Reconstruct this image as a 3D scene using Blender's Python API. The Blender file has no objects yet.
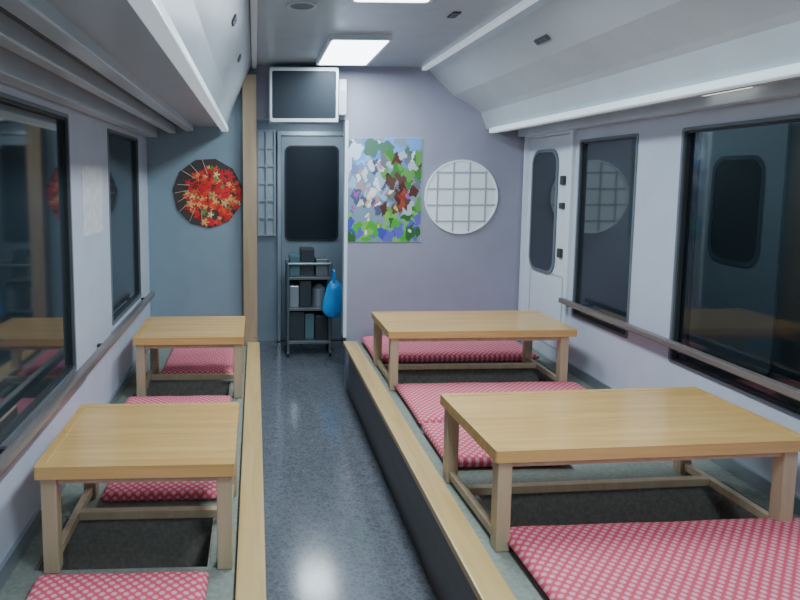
import bpy, bmesh, math, random
from mathutils import Vector, Matrix
random.seed(4)
scene = bpy.context.scene
COL = scene.collection

# ------------------------------------------------------------------ materials
def new_mat(name):
    m = bpy.data.materials.new(name); m.use_nodes = True
    nt = m.node_tree
    return m, nt, nt.nodes['Principled BSDF']

def mat_plain(name, col, rough=0.5, metal=0.0, var=0.06, scale=6.0, bump=0.0, spec=0.5, emit=0.0):
    m, nt, b = new_mat(name)
    tc = nt.nodes.new('ShaderNodeTexCoord')
    n = nt.nodes.new('ShaderNodeTexNoise'); n.inputs['Scale'].default_value = scale
    n.inputs['Detail'].default_value = 4
    nt.links.new(tc.outputs['Object'], n.inputs['Vector'])
    r = nt.nodes.new('ShaderNodeValToRGB')
    r.color_ramp.elements[0].position = 0.3; r.color_ramp.elements[1].position = 0.7
    r.color_ramp.elements[0].color = (*[max(0, c*(1-var)) for c in col], 1)
    r.color_ramp.elements[1].color = (*[min(1, c*(1+var)) for c in col], 1)
    nt.links.new(n.outputs['Fac'], r.inputs['Fac'])
    nt.links.new(r.outputs['Color'], b.inputs['Base Color'])
    b.inputs['Roughness'].default_value = rough
    b.inputs['Metallic'].default_value = metal
    b.inputs['Specular IOR Level'].default_value = spec
    if emit > 0:
        b.inputs['Emission Color'].default_value = (*col, 1)
        b.inputs['Emission Strength'].default_value = emit
    if bump > 0:
        bp = nt.nodes.new('ShaderNodeBump'); bp.inputs['Strength'].default_value = bump
        n2 = nt.nodes.new('ShaderNodeTexNoise'); n2.inputs['Scale'].default_value = 180
        nt.links.new(tc.outputs['Object'], n2.inputs['Vector'])
        nt.links.new(n2.outputs['Fac'], bp.inputs['Height'])
        nt.links.new(bp.outputs['Normal'], b.inputs['Normal'])
    return m

def mat_wood(name, c1, c2, axis='X', rough=0.35, scale=9):
    m, nt, b = new_mat(name)
    tc = nt.nodes.new('ShaderNodeTexCoord')
    mp = nt.nodes.new('ShaderNodeMapping')
    s = {'X': (0.6, 8, 8), 'Y': (8, 0.6, 8), 'Z': (8, 8, 0.6)}[axis]
    mp.inputs['Scale'].default_value = s
    n = nt.nodes.new('ShaderNodeTexNoise'); n.inputs['Scale'].default_value = scale/3
    n.inputs['Detail'].default_value = 7; n.inputs['Distortion'].default_value = 0.6
    r = nt.nodes.new('ShaderNodeValToRGB')
    r.color_ramp.elements[0].position = 0.3; r.color_ramp.elements[1].position = 0.72
    r.color_ramp.elements[0].color = (*c1, 1); r.color_ramp.elements[1].color = (*c2, 1)
    nt.links.new(tc.outputs['Object'], mp.inputs['Vector'])
    nt.links.new(mp.outputs['Vector'], n.inputs['Vector'])
    nt.links.new(n.outputs['Fac'], r.inputs['Fac'])
    nt.links.new(r.outputs['Color'], b.inputs['Base Color'])
    b.inputs['Roughness'].default_value = rough
    return m

def mat_cushion(name):
    m, nt, b = new_mat(name)
    tc = nt.nodes.new('ShaderNodeTexCoord')
    mp = nt.nodes.new('ShaderNodeMapping'); mp.inputs['Rotation'].default_value = (0, 0, math.radians(45))
    v = nt.nodes.new('ShaderNodeTexVoronoi'); v.voronoi_dimensions = '2D'
    v.inputs['Scale'].default_value = 42; v.inputs['Randomness'].default_value = 0.0
    r = nt.nodes.new('ShaderNodeValToRGB')
    r.color_ramp.elements[0].position = 0.22; r.color_ramp.elements[1].position = 0.44
    r.color_ramp.elements[0].color = (0.80, 0.42, 0.50, 1)
    r.color_ramp.elements[1].color = (0.70, 0.085, 0.15, 1)
    nt.links.new(tc.outputs['Object'], mp.inputs['Vector'])
    nt.links.new(mp.outputs['Vector'], v.inputs['Vector'])
    nt.links.new(v.outputs['Distance'], r.inputs['Fac'])
    nt.links.new(r.outputs['Color'], b.inputs['Base Color'])
    b.inputs['Roughness'].default_value = 0.85
    return m

def mat_floor(name):
    m, nt, b = new_mat(name)
    tc = nt.nodes.new('ShaderNodeTexCoord')
    v = nt.nodes.new('ShaderNodeTexVoronoi'); v.feature = 'DISTANCE_TO_EDGE'
    v.inputs['Scale'].default_value = 40
    v2 = nt.nodes.new('ShaderNodeTexVoronoi'); v2.inputs['Scale'].default_value = 40
    r = nt.nodes.new('ShaderNodeValToRGB')
    r.color_ramp.elements[0].position = 0.0; r.color_ramp.elements[1].position = 0.15
    r.color_ramp.elements[0].color = (0.165, 0.18, 0.21, 1); r.color_ramp.elements[1].color = (0.118, 0.128, 0.155, 1)
    sep = nt.nodes.new('ShaderNodeSeparateColor')
    mr = nt.nodes.new('ShaderNodeMapRange'); mr.inputs['To Min'].default_value = 0.87; mr.inputs['To Max'].default_value = 1.13
    mx = nt.nodes.new('ShaderNodeVectorMath'); mx.operation = 'SCALE'
    nt.links.new(tc.outputs['Object'], v.inputs['Vector'])
    nt.links.new(tc.outputs['Object'], v2.inputs['Vector'])
    nt.links.new(v.outputs['Distance'], r.inputs['Fac'])
    nt.links.new(v2.outputs['Color'], sep.inputs['Color'])
    nt.links.new(sep.outputs['Red'], mr.inputs['Value'])
    nt.links.new(r.outputs['Color'], mx.inputs[0]); nt.links.new(mr.outputs['Result'], mx.inputs['Scale'])
    nt.links.new(mx.outputs['Vector'], b.inputs['Base Color'])
    b.inputs['Roughness'].default_value = 0.15
    b.inputs['Specular IOR Level'].default_value = 1.0
    return m

def mat_emit(name, col, strength):
    m, nt, b = new_mat(name)
    b.inputs['Base Color'].default_value = (0.9, 0.9, 0.9, 1)
    b.inputs['Emission Color'].default_value = (*col, 1)
    b.inputs['Emission Strength'].default_value = strength
    return m

def mat_attr(name, rough=0.35):
    m, nt, b = new_mat(name)
    a = nt.nodes.new('ShaderNodeAttribute'); a.attribute_name = 'Col'
    nt.links.new(a.outputs['Color'], b.inputs['Base Color'])
    b.inputs['Roughness'].default_value = rough
    return m

def mat_clear(name):
    m, nt, b = new_mat(name)
    out = nt.nodes['Material Output']
    tr = nt.nodes.new('ShaderNodeBsdfTransparent'); tr.inputs['Color'].default_value = (0.80, 0.90, 0.92, 1)
    gl = nt.nodes.new('ShaderNodeBsdfGlossy'); gl.inputs['Roughness'].default_value = 0.04
    fr = nt.nodes.new('ShaderNodeFresnel'); fr.inputs['IOR'].default_value = 1.6
    mx = nt.nodes.new('ShaderNodeMixShader')
    nt.links.new(fr.outputs['Fac'], mx.inputs['Fac'])
    nt.links.new(tr.outputs['BSDF'], mx.inputs[1]); nt.links.new(gl.outputs['BSDF'], mx.inputs[2])
    nt.links.new(mx.outputs['Shader'], out.inputs['Surface'])
    return m

M_ceil = mat_plain('ceiling_panel', (0.43, 0.51, 0.56), 0.25, var=0.04)
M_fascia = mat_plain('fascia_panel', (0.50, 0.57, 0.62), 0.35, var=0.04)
M_fascia_shade = mat_plain('fascia_panel_shade', (0.40, 0.46, 0.51), 0.35, var=0.04)  # darker copy of the fascia colour, painting shade onto the left cove
M_lip_glow = mat_plain('white_lip_glow', (0.78, 0.92, 1.0), 0.3, var=0.02, emit=0.4)  # emission imitates lamplight caught by the lips; they are not lamps
M_under = mat_plain('rack_rail_paint', (0.52, 0.61, 0.68), 0.3, var=0.05)
M_groove = mat_plain('dark_groove', (0.07, 0.08, 0.09), 0.5)
M_wall = mat_plain('side_wall_laminate', (0.53, 0.60, 0.71), 0.35, var=0.04)
M_notice = mat_plain('notice_paper', (0.62, 0.66, 0.68), 0.6, var=0.12, scale=25)
M_purple = mat_plain('mauve_wallpaper', (0.325, 0.335, 0.435), 0.55, var=0.03, bump=0.05)
M_blue = mat_plain('bluegrey_wallpaper', (0.235, 0.33, 0.40), 0.55, var=0.04, bump=0.05)
M_end = mat_plain('end_wall_paint', (0.25, 0.31, 0.37), 0.5)
M_white = mat_plain('white_paint', (0.68, 0.78, 0.86), 0.4, var=0.03)
M_alu = mat_plain('aluminium', (0.40, 0.46, 0.52), 0.35, metal=0.7)
M_darkframe = mat_plain('dark_window_frame', (0.13, 0.16, 0.19), 0.35)
M_glass = mat_plain('night_glass', (0.020, 0.032, 0.042), 0.05, var=0.3, scale=1.5, spec=0.9)
M_clear = mat_clear('clear_window_glass')
M_outside = mat_plain('carriage_paint', (0.26, 0.32, 0.35), 0.4, var=0.15, scale=3)
M_night = mat_plain('night_ground', (0.02, 0.023, 0.026), 0.9)
M_black = mat_plain('black_plastic', (0.03, 0.034, 0.04), 0.4)
M_screen = mat_plain('tv_screen', (0.016, 0.022, 0.032), 0.5, spec=0.2)
M_grey = mat_plain('grey_plastic', (0.46, 0.53, 0.58), 0.4)
M_oak = mat_wood('light_oak', (0.58, 0.345, 0.12), (0.72, 0.46, 0.18), 'X', 0.22)
M_oakleg = mat_wood('pale_oak_leg', (0.43, 0.335, 0.21), (0.55, 0.44, 0.30), 'Z', 0.4)
M_board = mat_wood('board_wood', (0.52, 0.345, 0.14), (0.66, 0.47, 0.21), 'Y', 0.3)
M_post = mat_wood('post_wood', (0.32, 0.235, 0.155), (0.44, 0.33, 0.22), 'Z', 0.45)
M_rail = mat_wood('rail_wood', (0.12, 0.105, 0.105), (0.20, 0.175, 0.17), 'Y', 0.3)
M_riser = mat_wood('riser_dark_wood', (0.085, 0.075, 0.07), (0.14, 0.12, 0.11), 'Y', 0.35)
M_carpet = mat_plain('greygreen_carpet', (0.23, 0.265, 0.235), 0.95, var=0.15, scale=60, bump=0.3)
M_pit = mat_plain('dim_carpet', (0.24, 0.235, 0.215), 0.95, var=0.2, scale=60)
M_cush = mat_cushion('red_dotted_cloth')
M_floor = mat_floor('aisle_vinyl')
M_paper_glow = mat_plain('shoji_paper_glow', (0.76, 0.88, 0.94), 0.8, var=0.03, emit=0.10)  # faint emission stands in for light coming through the paper
M_paper2 = mat_plain('shoji_paper_dim', (0.42, 0.50, 0.53), 0.8, var=0.05)
M_bar = mat_plain('lattice_bar', (0.40, 0.44, 0.52), 0.6)
M_lamp = mat_emit('lamp_diffuser', (0.90, 0.97, 1.0), 8.0)
M_spot = mat_emit('spot_diffuser', (1.0, 0.96, 0.88), 1.2)
M_bluebag = mat_plain('blue_plastic', (0.03, 0.36, 1.0), 0.3, var=0.2, scale=12)
M_steel = mat_plain('dull_steel', (0.18, 0.205, 0.22), 0.35, metal=0.4)
M_bright = mat_plain('bright_steel', (0.40, 0.46, 0.50), 0.3, metal=0.6)
M_teal = mat_plain('teal_box', (0.09, 0.18, 0.21), 0.5)
M_slate = mat_plain('slate_box', (0.04, 0.048, 0.06), 0.5)
M_print = mat_attr('printed_picture', 0.4)
M_twig = mat_plain('pale_twig', (0.50, 0.46, 0.34), 0.6, var=0.15, scale=30)
M_brown = mat_plain('dark_brown_backing', (0.06, 0.045, 0.045), 0.5)

# ------------------------------------------------------------------ mesh helpers
def add_box(bm, x0, x1, y0, y1, z0, z1, bevel=0.0):
    r = bmesh.ops.create_cube(bm, size=1.0)
    vs = r['verts']
    for v in vs:
        v.co = Vector((x0 + (v.co.x+0.5)*(x1-x0), y0 + (v.co.y+0.5)*(y1-y0), z0 + (v.co.z+0.5)*(z1-z0)))
    if bevel > 0:
        es = list({e for v in vs for e in v.link_edges})
        bmesh.ops.bevel(bm, geom=es, offset=bevel, segments=2, affect='EDGES', profile=0.6)

def add_cyl(bm, p0, p1, r, seg=20, r2=None):
    p0 = Vector(p0); p1 = Vector(p1); d = p1-p0
    q = Vector((0, 0, 1)).rotation_difference(d.normalized()).to_matrix().to_4x4()
    mt = Matrix.Translation((p0+p1)/2) @ q
    bmesh.ops.create_cone(bm, cap_ends=True, segments=seg, radius1=r, radius2=r if r2 is None else r2, depth=d.length, matrix=mt)

def rr_pts(w, h, r, n=6):
    pts = []
    for cx, cy, a0 in ((w/2-r, h/2-r, 0), (-w/2+r, h/2-r, 90), (-w/2+r, -h/2+r, 180), (w/2-r, -h/2+r, 270)):
        for i in range(n+1):
            a = math.radians(a0 + 90*i/n)
            pts.append((cx + r*math.cos(a), cy + r*math.sin(a)))
    return pts

def frame_map(plane, c):
    c = Vector(c)
    if plane == 'X': return lambda u, v, d: c + Vector((d, u, v))
    if plane == 'Y': return lambda u, v, d: c + Vector((u, d, v))
    return lambda u, v, d: c + Vector((u, v, d))

def add_prism(bm, pts, f, d0, d1):
    a = [bm.verts.new(f(u, v, d0)) for u, v in pts]
    b = [bm.verts.new(f(u, v, d1)) for u, v in pts]
    n = len(pts)
    bm.faces.new(a); bm.faces.new(list(reversed(b)))
    for i in range(n):
        bm.faces.new((a[i], b[i], b[(i+1) % n], a[(i+1) % n]))

def add_ring(bm, po, pi, f, d0, d1):
    n = len(po)
    A = [bm.verts.new(f(u, v, d0)) for u, v in po]; B = [bm.verts.new(f(u, v, d1)) for u, v in po]
    C = [bm.verts.new(f(u, v, d0)) for u, v in pi]; D = [bm.verts.new(f(u, v, d1)) for u, v in pi]
    for i in range(n):
        j = (i+1) % n
        bm.faces.new((A[i], A[j], C[j], C[i])); bm.faces.new((B[i], D[i], D[j], B[j]))
        bm.faces.new((A[i], B[i], B[j], A[j])); bm.faces.new((C[i], C[j], D[j], D[i]))

def circ(r, n=48, ph=0.0): return [(r*math.cos(2*math.pi*i/n+ph), r*math.sin(2*math.pi*i/n+ph)) for i in range(n)]

def mesh_obj(name, build, mat, origin=(0, 0, 0), parent=None, smooth=False, label=None, recalc=True):
    bm = bmesh.new(); build(bm)
    o = Vector(origin)
    for v in bm.verts: v.co -= o
    if recalc: bmesh.ops.recalc_face_normals(bm, faces=bm.faces)
    me = bpy.data.meshes.new(name); bm.to_mesh(me); bm.free()
    me.materials.append(mat)
    if smooth:
        for p in me.polygons: p.use_smooth = True
    ob = bpy.data.objects.new(name, me); COL.objects.link(ob)
    if parent is not None:
        ob.parent = parent
    else:
        ob.location = o
    if label: ob['label'] = label
    return ob

def thing(name, origin, label, category, group=None):
    e = bpy.data.objects.new(name, None); e.empty_display_size = 0.1
    e.location = origin; COL.objects.link(e)
    e['label'] = label; e['category'] = category
    if group: e['group'] = group
    return e

def struct(name, build, mat, label, category, origin=(0, 0, 0), smooth=False):
    ob = mesh_obj(name, build, mat, origin, None, smooth)
    ob['kind'] = 'structure'; ob['label'] = label; ob['category'] = category
    return ob

TN = [0]
def trim(build, mat, label, category='trim'):
    TN[0] += 1
    return struct('trim_%d' % TN[0], build, mat, label, category)

def sthing(name, origin, label, category):
    e = thing(name, origin, label, category); e['kind'] = 'structure'; return e

def part(name, par, build, mat, smooth=False, label=None, recalc=True):
    return mesh_obj(name, build, mat, par.location, par, smooth, label, recalc)

def copy_thing(src, loc, label=None):
    n = src.copy(); COL.objects.link(n); n.location = loc
    for ch in src.children:
        c = ch.copy(); c.parent = n; COL.objects.link(c)
    if label: n['label'] = label
    return n

B = lambda *a, bevel=0.0: (lambda bm: add_box(bm, *a, bevel=bevel))
def BS(*boxes, bevel=0.0):
    def f(bm):
        for b in boxes: add_box(bm, *b, bevel=bevel)
    return f

# ------------------------------------------------------------------ room
XL, XR = -0.78, 2.0
Y0, YB, YE = -2.2, 4.70, 6.2
ZP = 0.37

struct('floor', B(XL-0.08, XR+0.08, Y0-0.06, YE+0.06, -0.06, 0.0), M_floor, 'grey stone-patterned glossy vinyl aisle floor', 'floor')

def wall_with_holes(x0, x1, holes, z1=2.45):
    hs = sorted(holes)
    boxes = []; y = Y0
    for ya, yb, za, zb in hs:
        boxes.append((x0, x1, y, ya, 0, z1))
        boxes.append((x0, x1, ya, yb, 0, za)); boxes.append((x0, x1, ya, yb, zb, z1))
        y = yb
    boxes.append((x0, x1, y, YB, 0, z1))
    return BS(*boxes)

LW = [(-1.6, 0.35, 0.80, 1.86), (0.85, 2.74, 0.77, 1.86), (3.46, 4.33, 0.80, 1.86)]
RW = [(-1.0, 0.75, 0.72, 1.83), (1.12, 2.95, 0.72, 1.83), (3.30, 3.90, 0.74, 1.83)]
RD = (3.98, 4.66, ZP+0.01, 1.90)
struct('wall_left', wall_with_holes(XL-0.08, XL, LW), M_wall, 'pale laminate train side wall with window openings', 'wall')
struct('wall_right', wall_with_holes(XR, XR+0.08, RW+[RD]), M_wall, 'pale bluish laminate side wall with windows and door', 'wall')
struct('wall_near', B(XL, XR, Y0-0.06, Y0, 0, 2.45), M_wall, 'plain pale end wall of the carriage', 'wall')
CE = 1.25
struct('ceiling', B(-0.02, CE, Y0, YB, 2.40, 2.45), M_ceil, 'pale grey glossy flat carriage ceiling panels', 'ceiling')
struct('ceiling_vestibule', B(-0.04, 1.0, YB+0.06, YE, 2.20, 2.45), M_ceil, 'grey vestibule ceiling', 'ceiling')

RP = [(CE, 2.40), (CE+0.03, 2.36), (1.45, 2.20), (1.62, 2.10), (1.655, 2.075), (1.69, 1.985), (1.70, 1.955), (2.0, 1.975)]
LP = [(-0.02, 2.40), (-0.04, 2.36), (-0.13, 2.16), (-0.165, 2.08), (-0.20, 1.965), (XL, 1.985)]
def fascia(pr, xo):
    prof = pr + [(xo, 2.45), (pr[0][0], 2.45)]
    return lambda bm: add_prism(bm, prof, lambda u, v, d: Vector((u, d, v)), Y0, YB)
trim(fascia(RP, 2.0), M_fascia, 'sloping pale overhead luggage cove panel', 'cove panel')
trim(fascia(LP, XL), M_fascia_shade, 'sloping overhead luggage cove panel with shade in its colour', 'cove panel')
def lip(x0, x1, z0, z1, ya, yb): return B(x0, x1, ya, yb, z0, z1, bevel=0.008)
trim(lip(1.675, 1.725, 1.92, 1.955, Y0, 4.58), M_lip_glow, 'white rounded lip of overhead cove with added glow')
trim(lip(-0.24, -0.19, 1.93, 1.965, Y0, 4.66), M_lip_glow, 'white rounded lip of overhead cove with added glow')
trim(lip(CE-0.04, CE, 2.375, 2.40, Y0, YB), M_lip_glow, 'narrow white strip along ceiling edge with added glow')
trim(lip(-0.02, 0.015, 2.38, 2.40, Y0, YB), M_white, 'narrow white strip along ceiling edge with added glow')
for x0, x1, z0, z1 in ((-0.50, -0.44, 1.935, 1.98), (-0.62, -0.57, 1.92, 1.985), (-0.77, -0.70, 1.89, 1.985)):
    trim(B(x0, x1, Y0, YB, z0, z1, bevel=0.006), M_under, 'metal curtain and rack rail over the windows', 'rail')
for x0, x1, z0, z1 in ((1.80, 1.84, 1.935, 1.97), (1.92, 1.99, 1.90, 1.975)):
    trim(B(x0, x1, Y0, 4.66, z0, z1, bevel=0.006), M_under, 'metal curtain and rack rail over the windows', 'rail')
for x0, x1 in ((-0.56, -0.53), (-0.685, -0.65)):
    trim(B(x0, x1, Y0, YB, 1.965, 1.98), M_groove, 'dark gap between overhead rails')

struct('wall_back', B(0.68, XR, YB, YB+0.06, 0, 2.45), M_purple, 'cool grey-lavender papered partition wall', 'wall')
struct('wall_back_aisle_side', B(XL, 0.0, YB, YB+0.06, 0, 2.45), M_blue, 'teal-grey papered partition wall', 'wall')
struct('wall_lintel', B(0.0, 0.68, YB, YB+0.06, 2.02, 2.45), M_purple, 'grey lintel panel over the aisle opening', 'wall')
struct('wall_end', B(-0.1, 1.06, YE, YE+0.06, 0, 2.45), M_end, 'blue-grey end wall of the vestibule', 'wall')
struct('wall_vestibule_west', B(-0.06, -0.01, YB+0.06, YE, 0, 2.45), M_blue, 'blue-grey vestibule side wall', 'wall')
struct('wall_vestibule_east', B(1.0, 1.06, YB+0.06, YE, 0, 2.45), M_end, 'grey vestibule side wall', 'wall')
trim(B(0.655, 0.68, YB-0.02, YB+0.07, 0.41, 2.02), M_white, 'white painted edge trim of the aisle opening')

def make_window(n, side, w):
    ya, yb, za, zb = w
    xw = XL if side == 'L' else XR
    sg = -1 if side == 'L' else 1
    c = (xw, (ya+yb)/2, (za+zb)/2)
    W, H = yb-ya, zb-za
    e = sthing('window_%d' % n, c, 'dark night-time train window with thin dark frame', 'window')
    f = frame_map('X', c)
    part('frame', e, lambda bm: add_ring(bm, rr_pts(W+0.006, H+0.006, 0.018), rr_pts(W-0.024, H-0.024, 0.014), f, -0.004*sg, 0.02*sg), M_darkframe)
    part('gasket', e, lambda bm: add_ring(bm, rr_pts(W-0.026, H-0.026, 0.014), rr_pts(W-0.044, H-0.044, 0.012), f, 0.006*sg, 0.03*sg), M_black)
    if n == 5:
        # single thin pane, normal facing the room (-X)
        def pane(bm):
            fc = bm.faces.new([bm.verts.new(f(u, v, 0.024)) for u, v in rr_pts(W-0.035, H-0.035, 0.014)])
            fc.normal_update()
            if fc.normal.x > 0: fc.normal_flip()
        part('glass', e, pane, M_clear, recalc=False)
    else:
        part('glass', e, lambda bm: add_prism(bm, rr_pts(W-0.035, H-0.035, 0.014), f, 0.020*sg, 0.035*sg), M_glass)
k = 1
for w in LW: make_window(k, 'L', w); k += 1
for w in RW: make_window(k, 'R', w); k += 1
trim(B(XL, XL+0.035, 0.80, 2.78, 0.715, 0.745, bevel=0.006), M_alu, 'aluminium sill under the window', 'sill')
trim(B(XL, XL+0.035, 3.42, 4.37, 0.745, 0.775, bevel=0.006), M_alu, 'aluminium sill under the window', 'sill')
struct('baseboard_left', B(XL, XL+0.015, Y0, YB, ZP+0.002, ZP+0.06), M_alu, 'narrow grey skirting', 'baseboard')
struct('baseboard_right', B(XR-0.015, XR, Y0, 3.95, ZP+0.002, ZP+0.06), M_alu, 'narrow grey skirting', 'baseboard')

# neighbouring carriage seen through the clear window
tc_ = thing('train_carriage', (3.45, 4.5, -0.5), 'dim pale neighbouring train carriage outside the window', 'train carriage')
part('body_side', tc_, B(3.46, 3.60, 0.5, 9.0, -0.3, 2.5, bevel=0.02), M_outside)
ft = frame_map('X', (3.46, 4.45, 1.15))
part('door_panel', tc_, lambda bm: add_prism(bm, rr_pts(0.80, 1.75, 0.05), ft, -0.02, -0.001), M_white)
part('door_window_frame', tc_, lambda bm: add_ring(bm, [(u, v+0.22) for u, v in rr_pts(0.50, 0.78, 0.12)], [(u, v+0.22) for u, v in rr_pts(0.44, 0.72, 0.10)], ft, -0.03, -0.021), M_alu)
part('door_window', tc_, lambda bm: add_prism(bm, [(u, v+0.22) for u, v in rr_pts(0.445, 0.725, 0.10)], ft, -0.026, -0.021), M_black)
ft2 = frame_map('X', (3.46, 5.9, 1.35))
part('side_window', tc_, lambda bm: add_prism(bm, rr_pts(1.2, 0.85, 0.06), ft2, -0.01, -0.001), M_black)
ft3 = frame_map('X', (3.46, 2.9, 1.35))
part('side_window', tc_, lambda bm: add_prism(bm, rr_pts(1.5, 0.85, 0.06), ft3, -0.01, -0.001), M_black)
struct('floor_outside', B(2.1, 9.0, -3.0, 12.0, -0.56, -0.5), M_night, 'dark night-time trackside ground', 'ground')
ld = bpy.data.lights.new('carriage_fill', 'AREA'); ld.shape = 'RECTANGLE'; ld.size = 0.2; ld.size_y = 3.5; ld.energy = 4.0; ld.color = (0.72, 0.92, 1.0)  # added light to bring out the carriage outside; no fixture modelled
lo = bpy.data.objects.new('carriage_fill_light', ld); lo.location = (2.35, 4.2, 2.7); lo.rotation_euler = (0, math.radians(-35), 0); COL.objects.link(lo)

# side door
d = sthing('door_1', (XR, 4.32, ZP+0.01), 'white painted side door with tall rounded dark window', 'door')
part('leaf', d, B(XR+0.005, XR+0.045, 4.00, 4.64, ZP+0.012, 1.88, bevel=0.004), M_white)
part('frame', d, BS((XR-0.02, XR+0.05, 3.955, 3.999, ZP+0.012, 1.92), (XR-0.02, XR+0.05, 4.641, 4.68, ZP+0.012, 1.92), (XR-0.02, XR+0.05, 3.999, 4.641, 1.882, 1.92)), M_white)
fd = frame_map('X', (XR, 4.37, 1.37))
part('window_frame', d, lambda bm: add_ring(bm, rr_pts(0.39, 0.85, 0.10), rr_pts(0.35, 0.81, 0.085), fd, -0.006, 0.006), M_darkframe)
part('window_glass', d, lambda bm: add_prism(bm, rr_pts(0.355, 0.815, 0.085), fd, -0.002, 0.004), M_glass)
for zc, hh in ((1.585, 0.03), (1.42, 0.02), (1.11, 0.03)):
    part('latch', d, B(XR-0.014, XR+0.005, 4.07, 4.12, zc-hh, zc+hh, bevel=0.005), M_black, label='dark metal latch plate')
part('panel_groove', d, lambda bm: add_ring(bm, [(u-0.07, v-0.66) for u, v in rr_pts(0.5, 0.5, 0.02)], [(u-0.07, v-0.66) for u, v in rr_pts(0.48, 0.48, 0.015)], fd, 0.001, 0.006), M_grey)

# end door
d = sthing('door_2', (0.55, YE, 0), 'grey gangway door with large dark rounded glass', 'door')
part('leaf', d, B(0.25, 0.85, YE-0.03, YE-0.002, 0.01, 2.0, bevel=0.004), M_end)
fe = frame_map('Y', (0.545, YE-0.03, 1.45))
part('window_frame', d, lambda bm: add_ring(bm, rr_pts(0.52, 0.92, 0.06), rr_pts(0.49, 0.89, 0.05), fe, -0.010, 0.0), M_black)
part('window_glass', d, lambda bm: add_prism(bm, rr_pts(0.495, 0.895, 0.05), fe, -0.006, 0.0), M_screen)
part('frame', d, BS((0.215, 0.248, YE-0.05, YE-0.002, 0.01, 2.04), (0.852, 0.885, YE-0.05, YE-0.002, 0.01, 2.04), (0.248, 0.852, YE-0.05, YE-0.002, 2.003, 2.04)), M_alu)

e = sthing('window_7', (0.11, YE, 1.55), 'narrow paper lattice panel with grey bars', 'window')
part('paper', e, B(0.03, 0.19, YE-0.012, YE-0.002, 1.05, 2.05), M_paper2)
def latt(bm):
    for x in (0.03, 0.11, 0.19): add_box(bm, x-0.008, x+0.008, YE-0.03, YE-0.012, 1.04, 2.06)
    for i in range(7):
        z = 1.05 + i/6.0
        add_box(bm, 0.022, 0.198, YE-0.028, YE-0.0125, z-0.008, z+0.008)
part('lattice', e, latt, M_bar)

# round shoji window
cw = (1.525, YB, 1.46)
e = sthing('window_8', cw, 'round white paper lattice window with added backlight glow', 'window')
fr = frame_map('Y', cw)
part('paper', e, lambda bm: add_prism(bm, circ(0.268), fr, -0.008, -0.001), M_paper_glow)
part('frame', e, lambda bm: add_ring(bm, circ(0.274), circ(0.264), fr, -0.014, -0.001), M_paper_glow)
def latt2(bm):
    r = 0.265
    for t in (-0.18, -0.06, 0.06, 0.18):
        hh = math.sqrt(r*r-t*t)
        add_box(bm, cw[0]+t-0.006, cw[0]+t+0.006, YB-0.0125, YB-0.0085, cw[2]-hh, cw[2]+hh)
        add_box(bm, cw[0]-hh, cw[0]+hh, YB-0.012, YB-0.0086, cw[2]+t-0.006, cw[2]+t+0.006)
part('lattice', e, latt2, M_bar)

# pictures
def painted_grid(name, w, h, nx, ny, fn, mask=None):
    me = bpy.data.meshes.new(name); bm = bmesh.new()
    cl = bm.loops.layers.float_color.new('Col')
    vs = [[bm.verts.new(((i/nx-0.5)*w, 0, (j/ny-0.5)*h)) for i in range(nx+1)] for j in range(ny+1)]
    for j in range(ny):
        for i in range(nx):
            u, v = (i+0.5)/nx, (j+0.5)/ny
            if mask and not mask(u, v): continue
            fc = bm.faces.new((vs[j][i], vs[j][i+1], vs[j+1][i+1], vs[j+1][i]))
            c = fn(u, v)
            for l in fc.loops: l[cl] = (*c, 1)
    for v in list(bm.verts):
        if not v.link_faces: bm.verts.remove(v)
    bm.to_mesh(me); bm.free(); me.materials.append(M_print)
    return me
blobs = []
def addb(n, ur, vr, sr, cols):
    for _ in range(n):
        blobs.append((random.uniform(*ur), random.uniform(*vr), random.uniform(*sr), random.uniform(*sr), random.choice(cols)))
addb(34, (0, 1), (0.74, 1.0), (0.04, 0.12), [(0.16, 0.36, 0.80), (0.60, 0.74, 0.95), (0.12, 0.26, 0.65), (0.08, 0.18, 0.12), (0.25, 0.5, 0.85)])
addb(46, (0, 0.6), (0.3, 0.75), (0.03, 0.08), [(0.35, 0.50, 0.68), (0.62, 0.70, 0.80), (0.16, 0.22, 0.42), (0.08, 0.10, 0.20), (0.20, 0.30, 0.45)])
addb(46, (0.5, 1), (0.25, 0.85), (0.03, 0.08), [(0.05, 0.22, 0.04), (0.12, 0.34, 0.08), (0.10, 0.03, 0.02), (0.15, 0.16, 0.2), (0.45, 0.52, 0.6)])
addb(60, (0, 1), (0.0, 0.25), (0.025, 0.08), [(0.06, 0.42, 0.04), (0.2, 0.52, 0.08), (0.06, 0.07, 0.50), (0.03, 0.14, 0.03), (0.12, 0.12, 0.55)])
addb(18, (0.55, 0.82), (0.3, 0.66), (0.025, 0.06), [(0.28, 0.03, 0.02), (0.08, 0.02, 0.02), (0.34, 0.07, 0.03), (0.12, 0.05, 0.04)])
addb(16, (0.15, 0.55), (0.35, 0.75), (0.02, 0.05), [(0.85, 0.85, 0.88), (0.75, 0.66, 0.62), (0.45, 0.30, 0.32)])
addb(20, (0.05, 0.95), (0.05, 0.5), (0.012, 0.03), [(0.50, 0.08, 0.2), (0.65, 0.5, 0.15), (0.35, 0.1, 0.45), (0.85, 0.85, 0.9)])
def poster_fn(u, v):
    c = (0.22, 0.30, 0.42)
    uu = u+0.012*math.sin(v*60); vv = v+0.012*math.sin(u*55)
    for bu, bv, su, sv, cc in blobs:
        if ((uu-bu)/su)**2 + ((vv-bv)/sv)**2 < 1: c = cc
    return c
pw, ph = 0.56, 0.76
PX = 0.945
p = thing('poster', (PX, YB-0.001, 1.51), 'colourful landscape print in blues and greens on lavender wall', 'poster')
me = painted_grid('print', pw, ph, 66, 90, poster_fn)
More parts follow.
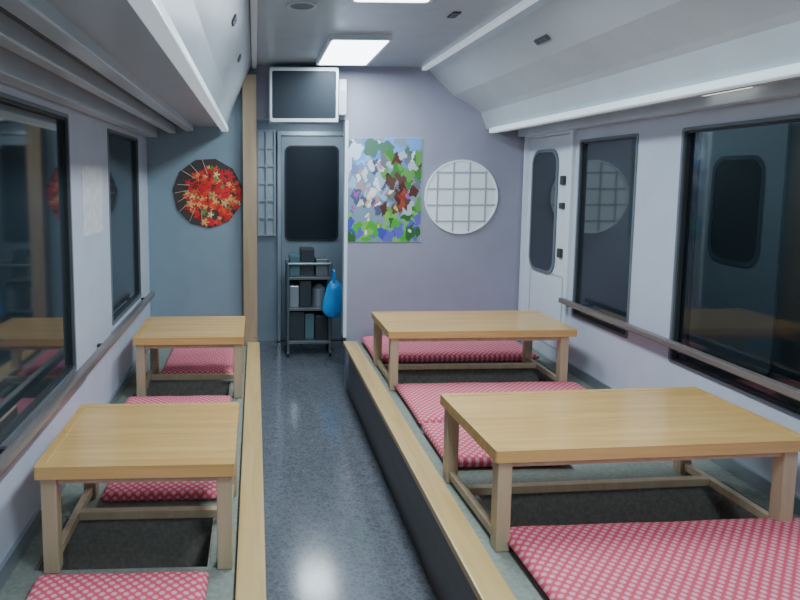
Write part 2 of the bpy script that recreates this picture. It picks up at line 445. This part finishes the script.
o = bpy.data.objects.new('print', me); COL.objects.link(o); o.parent = p; o.location = (0, -0.006, 0)
part('backing', p, B(PX-pw/2-0.003, PX+pw/2+0.003, YB-0.006, YB+0.0, 1.51-ph/2-0.003, 1.51+ph/2+0.003), M_grey)

leaves = []
LC = [(0.80, 0.03, 0.02), (0.62, 0.02, 0.02), (0.85, 0.10, 0.03), (0.70, 0.02, 0.03), (0.25, 0.02, 0.02), (0.85, 0.45, 0.15), (0.15, 0.30, 0.08), (0.80, 0.72, 0.35)]
for _ in range(210):
    a = random.uniform(0, 6.283); r = math.sqrt(random.random())*0.42
    leaves.append((0.57 + r*math.cos(a)*0.93, 0.46 + r*math.sin(a)*0.97, random.uniform(0.03, 0.06), random.choice(LC if random.random() < 0.5 else LC[:4])))
def leaf_at(u, v):
    c = None
    for bu, bv, s, cc in leaves:
        du, dv = (u-bu)/s, (v-bv)/s
        if abs(du) > 1.2 or abs(dv) > 1.2: continue
        ang = math.atan2(dv, du)
        if math.hypot(du, dv) < 0.75+0.35*math.cos(5*ang): c = cc
    return c
R8 = 0.255
og = (-0.345, YB, 1.49)
def orn_fn(u, v):
    c = leaf_at(u, v)
    return (0.05, 0.04, 0.04) if c is None else c
p = thing('round_ornament', og, 'dark angular round panel with bright red leaves and twigs', 'wall ornament')
me = painted_grid('leaf_panel', 2*R8, 2*R8, 90, 90, orn_fn, mask=lambda u, v: leaf_at(u, v) is not None and math.hypot(u-0.5, v-0.5) < 0.49)
o = bpy.data.objects.new('leaf_panel', me); COL.objects.link(o); o.parent = p; o.location = (0, -0.011, 0)
fo = frame_map('Y', og)
part('backing', p, lambda bm: add_prism(bm, circ(R8, 11, 0.2), fo, -0.008, 0.0), M_brown)
def twigs(bm):
    for i in range(9):
        a = math.radians(95 + i*19 + random.uniform(-5, 5))
        r0, r1 = 0.14, R8 - random.uniform(-0.01, 0.03)
        p0 = Vector((og[0]+r0*math.cos(a), YB-0.012, og[2]+r0*math.sin(a)))
        p1 = Vector((og[0]+r1*math.cos(a+0.15), YB-0.012, og[2]+r1*math.sin(a+0.15)))
        add_cyl(bm, p0, p1, 0.0035, 6, 0.002)
part('twig', p, twigs, M_twig)

# ------------------------------------------------------------------ raised platforms
def platform(xa, xb, board, riser, pits, pit_x, label):
    e = thing('raised_platform', ((xa+xb)/2, 2.0, 0.0), label, 'platform')
    boxes = []; y = Y0+0.001
    for a, b in pits:
        boxes.append((xa, xb, y, a, 0.002, ZP))
        boxes.append((xa, pit_x[0], a, b, 0.002, ZP)); boxes.append((pit_x[1], xb, a, b, 0.002, ZP))
        y = b
    boxes.append((xa, xb, y, YB-0.001, 0.002, ZP))
    part('carpet_deck', e, BS(*boxes), M_carpet)
    for a, b in pits:
        def well(bm, a=a, b=b):
            x0, x1 = pit_x; z0, z1 = 0.16, ZP-0.004; t = 0.006
            f = lambda u, v, d: Vector(((x0+x1)/2+u, (a+b)/2+v, d))
            po = [((x1-x0)/2-0.001, (b-a)/2-0.001), (-(x1-x0)/2+0.001, (b-a)/2-0.001), (-(x1-x0)/2+0.001, -(b-a)/2+0.001), ((x1-x0)/2-0.001, -(b-a)/2+0.001)]
            pi = [(math.copysign(abs(u)-t, u), math.copysign(abs(v)-t, v)) for u, v in po]
            A = [[bm.verts.new(f(u, v, z)) for u, v in pts] for pts, z in ((po, 0.004), (po, z1), (pi, z1), (pi, z0))]
            for r in range(3):
                for i in range(4):
                    j = (i+1) % 4
                    bm.faces.new((A[r][i], A[r][j], A[r+1][j], A[r+1][i]))
            bm.faces.new(A[3]); bm.faces.new(A[0])
        part('foot_well', e, well, M_pit, label='dim sunken foot well')
    part('edge_board', e, B(board[0], board[1], Y0+0.001, 4.62, 0.37, 0.40, bevel=0.006), M_board, label='light wooden edge board')
    part('riser', e, B(riser[0], riser[1], Y0+0.001, 4.60, 0.002, 0.37), M_riser, label='dark riser panel')
    return e
platform(0.742, XR-0.001, (0.645, 0.745), (0.69, 0.741), [(2.06, 2.42), (3.62, 4.03)], (0.86, 1.90), 'wide carpeted raised seating platform with light wooden edge')
platform(XL+0.001, -0.06, (-0.062, 0.028), (-0.059, 0.010), [(1.93, 2.26), (3.50, 3.80)], (-0.70, -0.15), 'narrow carpeted raised seating platform with wooden edge')

# ------------------------------------------------------------------ tables
def table(xa, xb, ya, yb, lx0, lx1, label, group, sy):
    zt = 0.722
    e = thing('low_table', ((xa+xb)/2, (ya+yb)/2, ZP), label, 'table', group)
    part('table_top', e, B(xa, xb, ya, yb, zt-0.03, zt, bevel=0.006), M_oak, label='light oak table top')
    part('edge_band', e, lambda bm: add_ring(bm, rr_pts(xb-xa+0.008, yb-ya+0.008, 0.008, 3), rr_pts(xb-xa-0.05, yb-ya-0.05, 0.004, 3), frame_map('Z', ((xa+xb)/2, (ya+yb)/2, 0)), zt-0.038, zt+0.002), M_oak)
    s = 0.024
    yy0, yy1 = ya+0.035, yb-0.035
    for x in (lx0, lx1):
        for y in (yy0, yy1):
            part('leg', e, B(x-s, x+s, y-s, y+s, ZP+0.001, zt-0.03, bevel=0.004), M_oakleg)
    for y in (yy0, yy1):
        part('apron', e, B(lx0+s, lx1-s, y-0.01, y+0.01, zt-0.065, zt-0.03), M_oakleg)
    for x in (lx0, lx1):
        part('apron', e, B(x-0.01, x+0.01, yy0+s, yy1-s, zt-0.065, zt-0.03), M_oakleg)
    part('stretcher', e, B(lx0+0.013, lx1-0.013, sy-0.015, sy+0.015, ZP+0.022, ZP+0.052, bevel=0.003), M_oakleg)
    for x in (lx0, lx1):
        part('stretcher', e, B(x-0.013, x+0.013, yy0+s, yy1-s, ZP+0.02, ZP+0.05, bevel=0.003), M_oakleg)
    return e
TR = table(0.765, 1.86, 1.98, 2.53, 0.80, 1.80, 'wide light oak low table over a foot well', 'wide low tables', 2.34)
TR.rotation_euler = (0, 0, math.radians(2.4))
t2 = copy_thing(TR, (TR.location.x, TR.location.y+1.59, TR.location.z), 'wide light oak low table beside the lavender partition')
t2.rotation_euler = (0, 0, 0)
TL = table(-0.675, -0.07, 1.90, 2.44, -0.64, -0.10, 'small light oak low table beside the dark window', 'small low tables', 2.20)
copy_thing(TL, (TL.location.x, TL.location.y+1.58, TL.location.z), 'small light oak low table beside teal-grey partition')

# ------------------------------------------------------------------ cushions
def cushion(w, dpt, t, name='floor_cushion'):
    me = bpy.data.meshes.new(name); bm = bmesh.new()
    nx, ny = 44, 28
    top, bot = [], []
    for j in range(ny+1):
        rt, rb = [], []
        for i in range(nx+1):
            u, v = 2*i/nx-1, 2*j/ny-1
            x = math.copysign(abs(u)**0.7, u); y = math.copysign(abs(v)**0.7, v)
            h0 = ((1-abs(x)**16)*(1-abs(y)**14))**0.5
            h = h0*(0.88+0.12*(1-x*x)*(1-y*y))
            px, py = x*w/2*(1-0.008*(1-y*y)), y*dpt/2*(1-0.012*(1-x*x))
            wr = 0.0015*math.sin(9*x+4*y)*h
            rt.append(bm.verts.new((px, py, t/2 + h*t/2 + wr)))
            rb.append(bm.verts.new((px, py, t/2 - h0*t/2)) if 0 < i < nx and 0 < j < ny else rt[-1])
        top.append(rt); bot.append(rb)
    for j in range(ny):
        for i in range(nx):
            bm.faces.new((top[j][i], top[j][i+1], top[j+1][i+1], top[j+1][i]))
            q = (bot[j][i], bot[j+1][i], bot[j+1][i+1], bot[j][i+1])
            try: bm.faces.new(q)
            except ValueError: pass
    bmesh.ops.recalc_face_normals(bm, faces=bm.faces)
    bm.to_mesh(me); bm.free(); me.materials.append(M_cush)
    for p in me.polygons: p.use_smooth = True
    return me
def place_cush(x0, x1, y0, y1, label, group, t=0.06, rot=0.0):
    o = bpy.data.objects.new('floor_cushion', cushion(x1-x0, y1-y0, t)); COL.objects.link(o)
    o.location = ((x0+x1)/2, (y0+y1)/2, ZP+0.001); o['label'] = label; o['category'] = 'cushion'; o['group'] = group
    o.rotation_euler = (0, 0, math.radians(rot))
    return o
G = 'wide red floor cushions'
place_cush(0.83, 1.93, 1.40, 2.06, 'long red dotted cushion on platform edge by dark window', G, rot=1.2, t=0.065)
place_cush(0.80, 1.34, 2.56, 2.98, 'short red dotted cushion between the wide tables', G)
place_cush(0.80, 1.88, 3.00, 3.58, 'long red dotted cushion between the wide tables', G)
place_cush(0.78, 1.90, 4.10, 4.66, 'long red dotted cushion against lavender partition', G, t=0.07)
G = 'small red floor cushions'
place_cush(-0.66, -0.145, 1.25, 1.85, 'small red dotted cushion beside the small table', G)
place_cush(-0.59, -0.14, 2.33, 2.80, 'small red dotted cushion between the small tables', G, t=0.045)
place_cush(-0.70, -0.13, 2.83, 3.42, 'small red dotted cushion between the small tables', G, t=0.06)
place_cush(-0.59, -0.14, 3.86, 4.58, 'small red dotted cushion against teal-grey partition', G, t=0.045)

# ------------------------------------------------------------------ post
p = thing('wooden_post', (-0.04, 4.66, ZP), 'square wooden post at the platform end', 'post')
part('shaft', p, B(-0.088, 0.012, 4.625, 4.685, ZP+0.06, 2.33, bevel=0.004), M_post)
part('foot_block', p, B(-0.090, 0.014, 4.622, 4.687, ZP+0.001, ZP+0.06, bevel=0.003), M_post)

# ------------------------------------------------------------------ handrails
def handrail(x, z, ya, yb, xw, label):
    e = thing('handrail', (x, (ya+yb)/2, z), label, 'handrail')
    part('bar', e, B(x-0.018, x+0.018, ya, yb, z-0.016, z+0.016, bevel=0.008), M_rail)
    n = 4
    for i in range(n):
        y = ya+0.08 + (yb-ya-0.16)*i/(n-1)
        a, b = sorted((x, xw))
        part('bracket', e, B(a+0.002, b, y-0.012, y+0.012, z-0.028, z-0.012, bevel=0.003), M_black, label='small dark bracket')
    return e
handrail(-0.715, 0.80, 0.6, 4.42, XL, 'dark greyish wooden handrail below the windows')
handrail(1.935, 0.83, 0.6, 3.93, XR, 'dark greyish wooden handrail across the window bottoms')

# ------------------------------------------------------------------ tv
t = thing('television', (0.35, 4.60, 1.99), 'grey-cased television mounted over the aisle', 'television')
part('housing', t, B(0.10, 0.585, 4.52, 4.66, 1.985, 2.365, bevel=0.012), M_grey)
part('bezel', t, lambda bm: add_ring(bm, rr_pts(0.475, 0.372, 0.02), rr_pts(0.445, 0.325, 0.012), frame_map('Y', (0.3425, 4.52, 2.175)), -0.012, 0.0), M_grey)
part('screen', t, lambda bm: add_prism(bm, rr_pts(0.447, 0.327, 0.012), frame_map('Y', (0.3425, 4.52, 2.175)), -0.004, 0.0), M_screen)
part('bracket', t, B(0.25, 0.45, 4.66, 4.70, 2.08, 2.28), M_black)
s_ = thing('wall_speaker', (0.635, 4.66, 2.05), 'small white speaker beside the television', 'speaker')
part('cabinet', s_, B(0.600, 0.655, 4.62, 4.70, 2.05, 2.30, bevel=0.008), M_white)
part('grille', s_, B(0.608, 0.647, 4.616, 4.6205, 2.07, 2.22), M_grey)

# ------------------------------------------------------------------ lamps
LX = 0.60
def lamp(x, y, z, w, l, label):
    e = thing('ceiling_lamp', (x, y, z), label, 'ceiling lamp', 'ceiling lamps')
    part('frame', e, lambda bm: add_ring(bm, rr_pts(w+0.03, l+0.03, 0.03), rr_pts(w-0.003, l-0.003, 0.02), frame_map('Z', (x, y, z)), -0.028, 0.0), M_white)
    part('diffuser', e, lambda bm: add_prism(bm, rr_pts(w-0.002, l-0.002, 0.02), frame_map('Z', (x, y, z)), -0.026, -0.004), M_lamp)
    return e
L0 = lamp(LX, 4.08, 2.40, 0.33, 0.80, 'glowing rectangular fluorescent ceiling lamp')
LYS = (4.08, 2.50, 0.92, -0.66)
for y in LYS[1:]:
    copy_thing(L0, (LX, y, 2.40))
lamp(0.56, 5.62, 2.20, 0.28, 0.65, 'glowing small ceiling lamp in the vestibule')
for y in LYS:
    ld = bpy.data.lights.new('fluorescent', 'AREA'); ld.shape = 'RECTANGLE'; ld.size = 0.32; ld.size_y = 0.76
    ld.energy = 22; ld.color = (0.78, 0.93, 1.0)
    lo = bpy.data.objects.new('fluorescent_light', ld); lo.location = (LX, y, 2.365); COL.objects.link(lo)
ld = bpy.data.lights.new('vestibule', 'AREA'); ld.size = 0.3; ld.energy = 5.0; ld.color = (0.75, 0.92, 1.0)
lo = bpy.data.objects.new('vestibule_light', ld); lo.location = (0.56, 5.62, 2.165); COL.objects.link(lo)

e = thing('rack_light', (1.88, 2.55, 1.96), 'small flush light under the overhead cove', 'lamp')
part('bezel', e, B(1.85, 1.91, 2.40, 2.70, 1.950, 1.972, bevel=0.004), M_white)
part('diffuser', e, B(1.858, 1.902, 2.42, 2.68, 1.944, 1.951), M_spot)

# ceiling vents
def vent(x, y, z, w, l, tilt, label):
    e = thing('air_vent', (x, y, z), label, 'vent')
    mesh_obj('vent_frame', B(x-w/2, x+w/2, y-l/2, y+l/2, z-0.008, z+0.004, bevel=0.002), M_groove, (x, y, z), e)
    for i in range(3):
        mesh_obj('vent_slat', B(x-w/2+0.008, x+w/2-0.008, y-l/2+l*(i+0.4)/3, y-l/2+l*(i+0.55)/3, z-0.010, z-0.007), M_darkframe, (x, y, z), e)
    e.rotation_euler = (0, tilt, 0)
vent(1.38, 3.1, 2.262, 0.03, 0.13, math.atan2(0.16, 0.17), 'small dark air vent in the cove panel')
vent(-0.087, 2.75, 2.255, 0.035, 0.08, -math.atan2(0.2, 0.09), 'small dark air vent in the cove panel')
vent(-0.087, 3.6, 2.255, 0.035, 0.08, -math.atan2(0.2, 0.09), 'small dark air vent in the cove panel')
vent(0.98, 3.2, 2.400, 0.04, 0.10, 0, 'small dark vent in the flat ceiling')
e = thing('ceiling_speaker', (0.22, 3.05, 2.40), 'round grey ceiling speaker grille', 'speaker')
part('ring', e, lambda bm: add_ring(bm, circ(0.07, 32), circ(0.055, 32), frame_map('Z', (0.22, 3.05, 2.40)), -0.010, 0.0), M_grey)
part('grille', e, lambda bm: add_prism(bm, circ(0.056, 32), frame_map('Z', (0.22, 3.05, 2.40)), -0.007, 0.0), M_darkframe)

# ------------------------------------------------------------------ cart, boxes, bag
c = thing('service_cart', (0.48, 5.75, 0.0), 'dark grey metal cart crowded with boxes by gangway door', 'cart')
def posts(bm):
    for x in (0.29, 0.67):
        for y in (5.62, 5.88): add_cyl(bm, (x, y, 0.05), (x, y, 0.84), 0.013, 12)
    for y in (5.62, 5.88): add_cyl(bm, (0.29, y, 0.84), (0.67, y, 0.84), 0.013, 12)
    for x in (0.29, 0.67): add_cyl(bm, (x, 5.62, 0.84), (x, 5.88, 0.84), 0.013, 12)
part('frame', c, posts, M_steel)
for z in (0.12, 0.42, 0.70):
    part('shelf', c, B(0.285, 0.675, 5.61, 5.89, z, z+0.025, bevel=0.003), M_steel)
part('back_panel', c, B(0.30, 0.66, 5.87, 5.88, 0.145, 0.83), M_slate)
for x in (0.29, 0.67):
    for y in (5.62, 5.88):
        part('wheel', c, lambda bm, x=x, y=y: add_cyl(bm, (x-0.01, y, 0.03), (x+0.01, y, 0.03), 0.029, 16), M_black)
def item(x0, x1, z0, z1, m, lb, y0=5.65):
    o = mesh_obj('storage_box', B(x0, x1, y0, 5.84, z0, z1, bevel=0.008), m, ((x0+x1)/2, 5.75, z0)); o['label'] = lb; o['category'] = 'box'
item(0.305, 0.40, 0.726, 0.91, M_teal, 'dull teal box on the cart top shelf')
item(0.405, 0.53, 0.726, 0.97, M_slate, 'tall dark box on the cart top shelf', 5.68)
item(0.54, 0.65, 0.726, 0.88, M_steel, 'grey steel box on the cart top shelf')
item(0.305, 0.39, 0.446, 0.64, M_bright, 'silver tin on the cart middle shelf')
item(0.395, 0.50, 0.446, 0.68, M_slate, 'dark slate box on the cart middle shelf')
item(0.305, 0.44, 0.146, 0.40, M_slate, 'dark slate crate on the cart bottom shelf')
item(0.445, 0.53, 0.146, 0.38, M_teal, 'dull teal crate on the cart bottom shelf', 5.67)
item(0.535, 0.65, 0.146, 0.37, M_black, 'black crate on the cart bottom shelf', 5.64)
def pot(bm):
    add_cyl(bm, (0.575, 5.75, 0.446), (0.575, 5.75, 0.60), 0.065, 24, 0.06)
    add_cyl(bm, (0.575, 5.75, 0.60), (0.575, 5.75, 0.64), 0.061, 24, 0.02)
o = mesh_obj('metal_pot', pot, M_bright, (0.575, 5.75, 0.446)); o['label'] = 'steel pot on the cart middle shelf'; o['category'] = 'pot'
BX, BY = 0.685, 5.525
b = thing('plastic_bag', (BX, BY, 0.36), 'bright blue plastic bag hanging on the cart', 'bag')
def bag(bm):
    bmesh.ops.create_uvsphere(bm, u_segments=40, v_segments=24, radius=1.0)
    for v in bm.verts:
        z = v.co.z; a = math.atan2(v.co.y, v.co.x)
        w_ = max(0.001, math.hypot(v.co.x, v.co.y))
        prof = min(1.0, 1.15*w_**0.55) * (1.0 - 0.38*max(0, z)**1.2)
        k = prof*(1+0.09*math.sin(6*a+2*z)*(0.4+0.6*max(0, z+0.2)))
        v.co = Vector((BX+math.cos(a)*0.09*k+0.012*math.sin(3*z), BY+math.sin(a)*0.06*k, 0.54+z*0.16+0.01*math.sin(4*a)*max(0, z)))
part('bag_body', b, bag, M_bluebag, smooth=True)
part('handle', b, lambda bm: add_ring(bm, rr_pts(0.10, 0.13, 0.02), rr_pts(0.08, 0.11, 0.015), (lambda u, v, d: Vector((BX+d, BY+0.03+u, 0.735+v))), -0.01, 0.01), M_bluebag)

o = mesh_obj('notice_sheet', B(XL, XL+0.003, 2.92, 3.30, 1.33, 1.66), M_notice, (XL, 3.10, 1.48)); o['label'] = 'pale paper notice on the window pillar'; o['category'] = 'notice'

# ------------------------------------------------------------------ world + camera
w = bpy.data.worlds.new('world'); scene.world = w; w.use_nodes = True
w.node_tree.nodes['Background'].inputs[0].default_value = (0.02, 0.03, 0.05, 1)
w.node_tree.nodes['Background'].inputs[1].default_value = 0.3
cd = bpy.data.cameras.new('camera'); cam = bpy.data.objects.new('camera', cd); COL.objects.link(cam)
cam.location = (0, 0, 1.6)
cam.rotation_euler = (math.radians(90)-math.atan(0.10), 0, -math.atan(0.04))
cd.sensor_width = 36; cd.lens = 28.8
cd.shift_x = 0.149; cd.shift_y = -0.0725
cd.clip_start = 0.02
scene.camera = cam
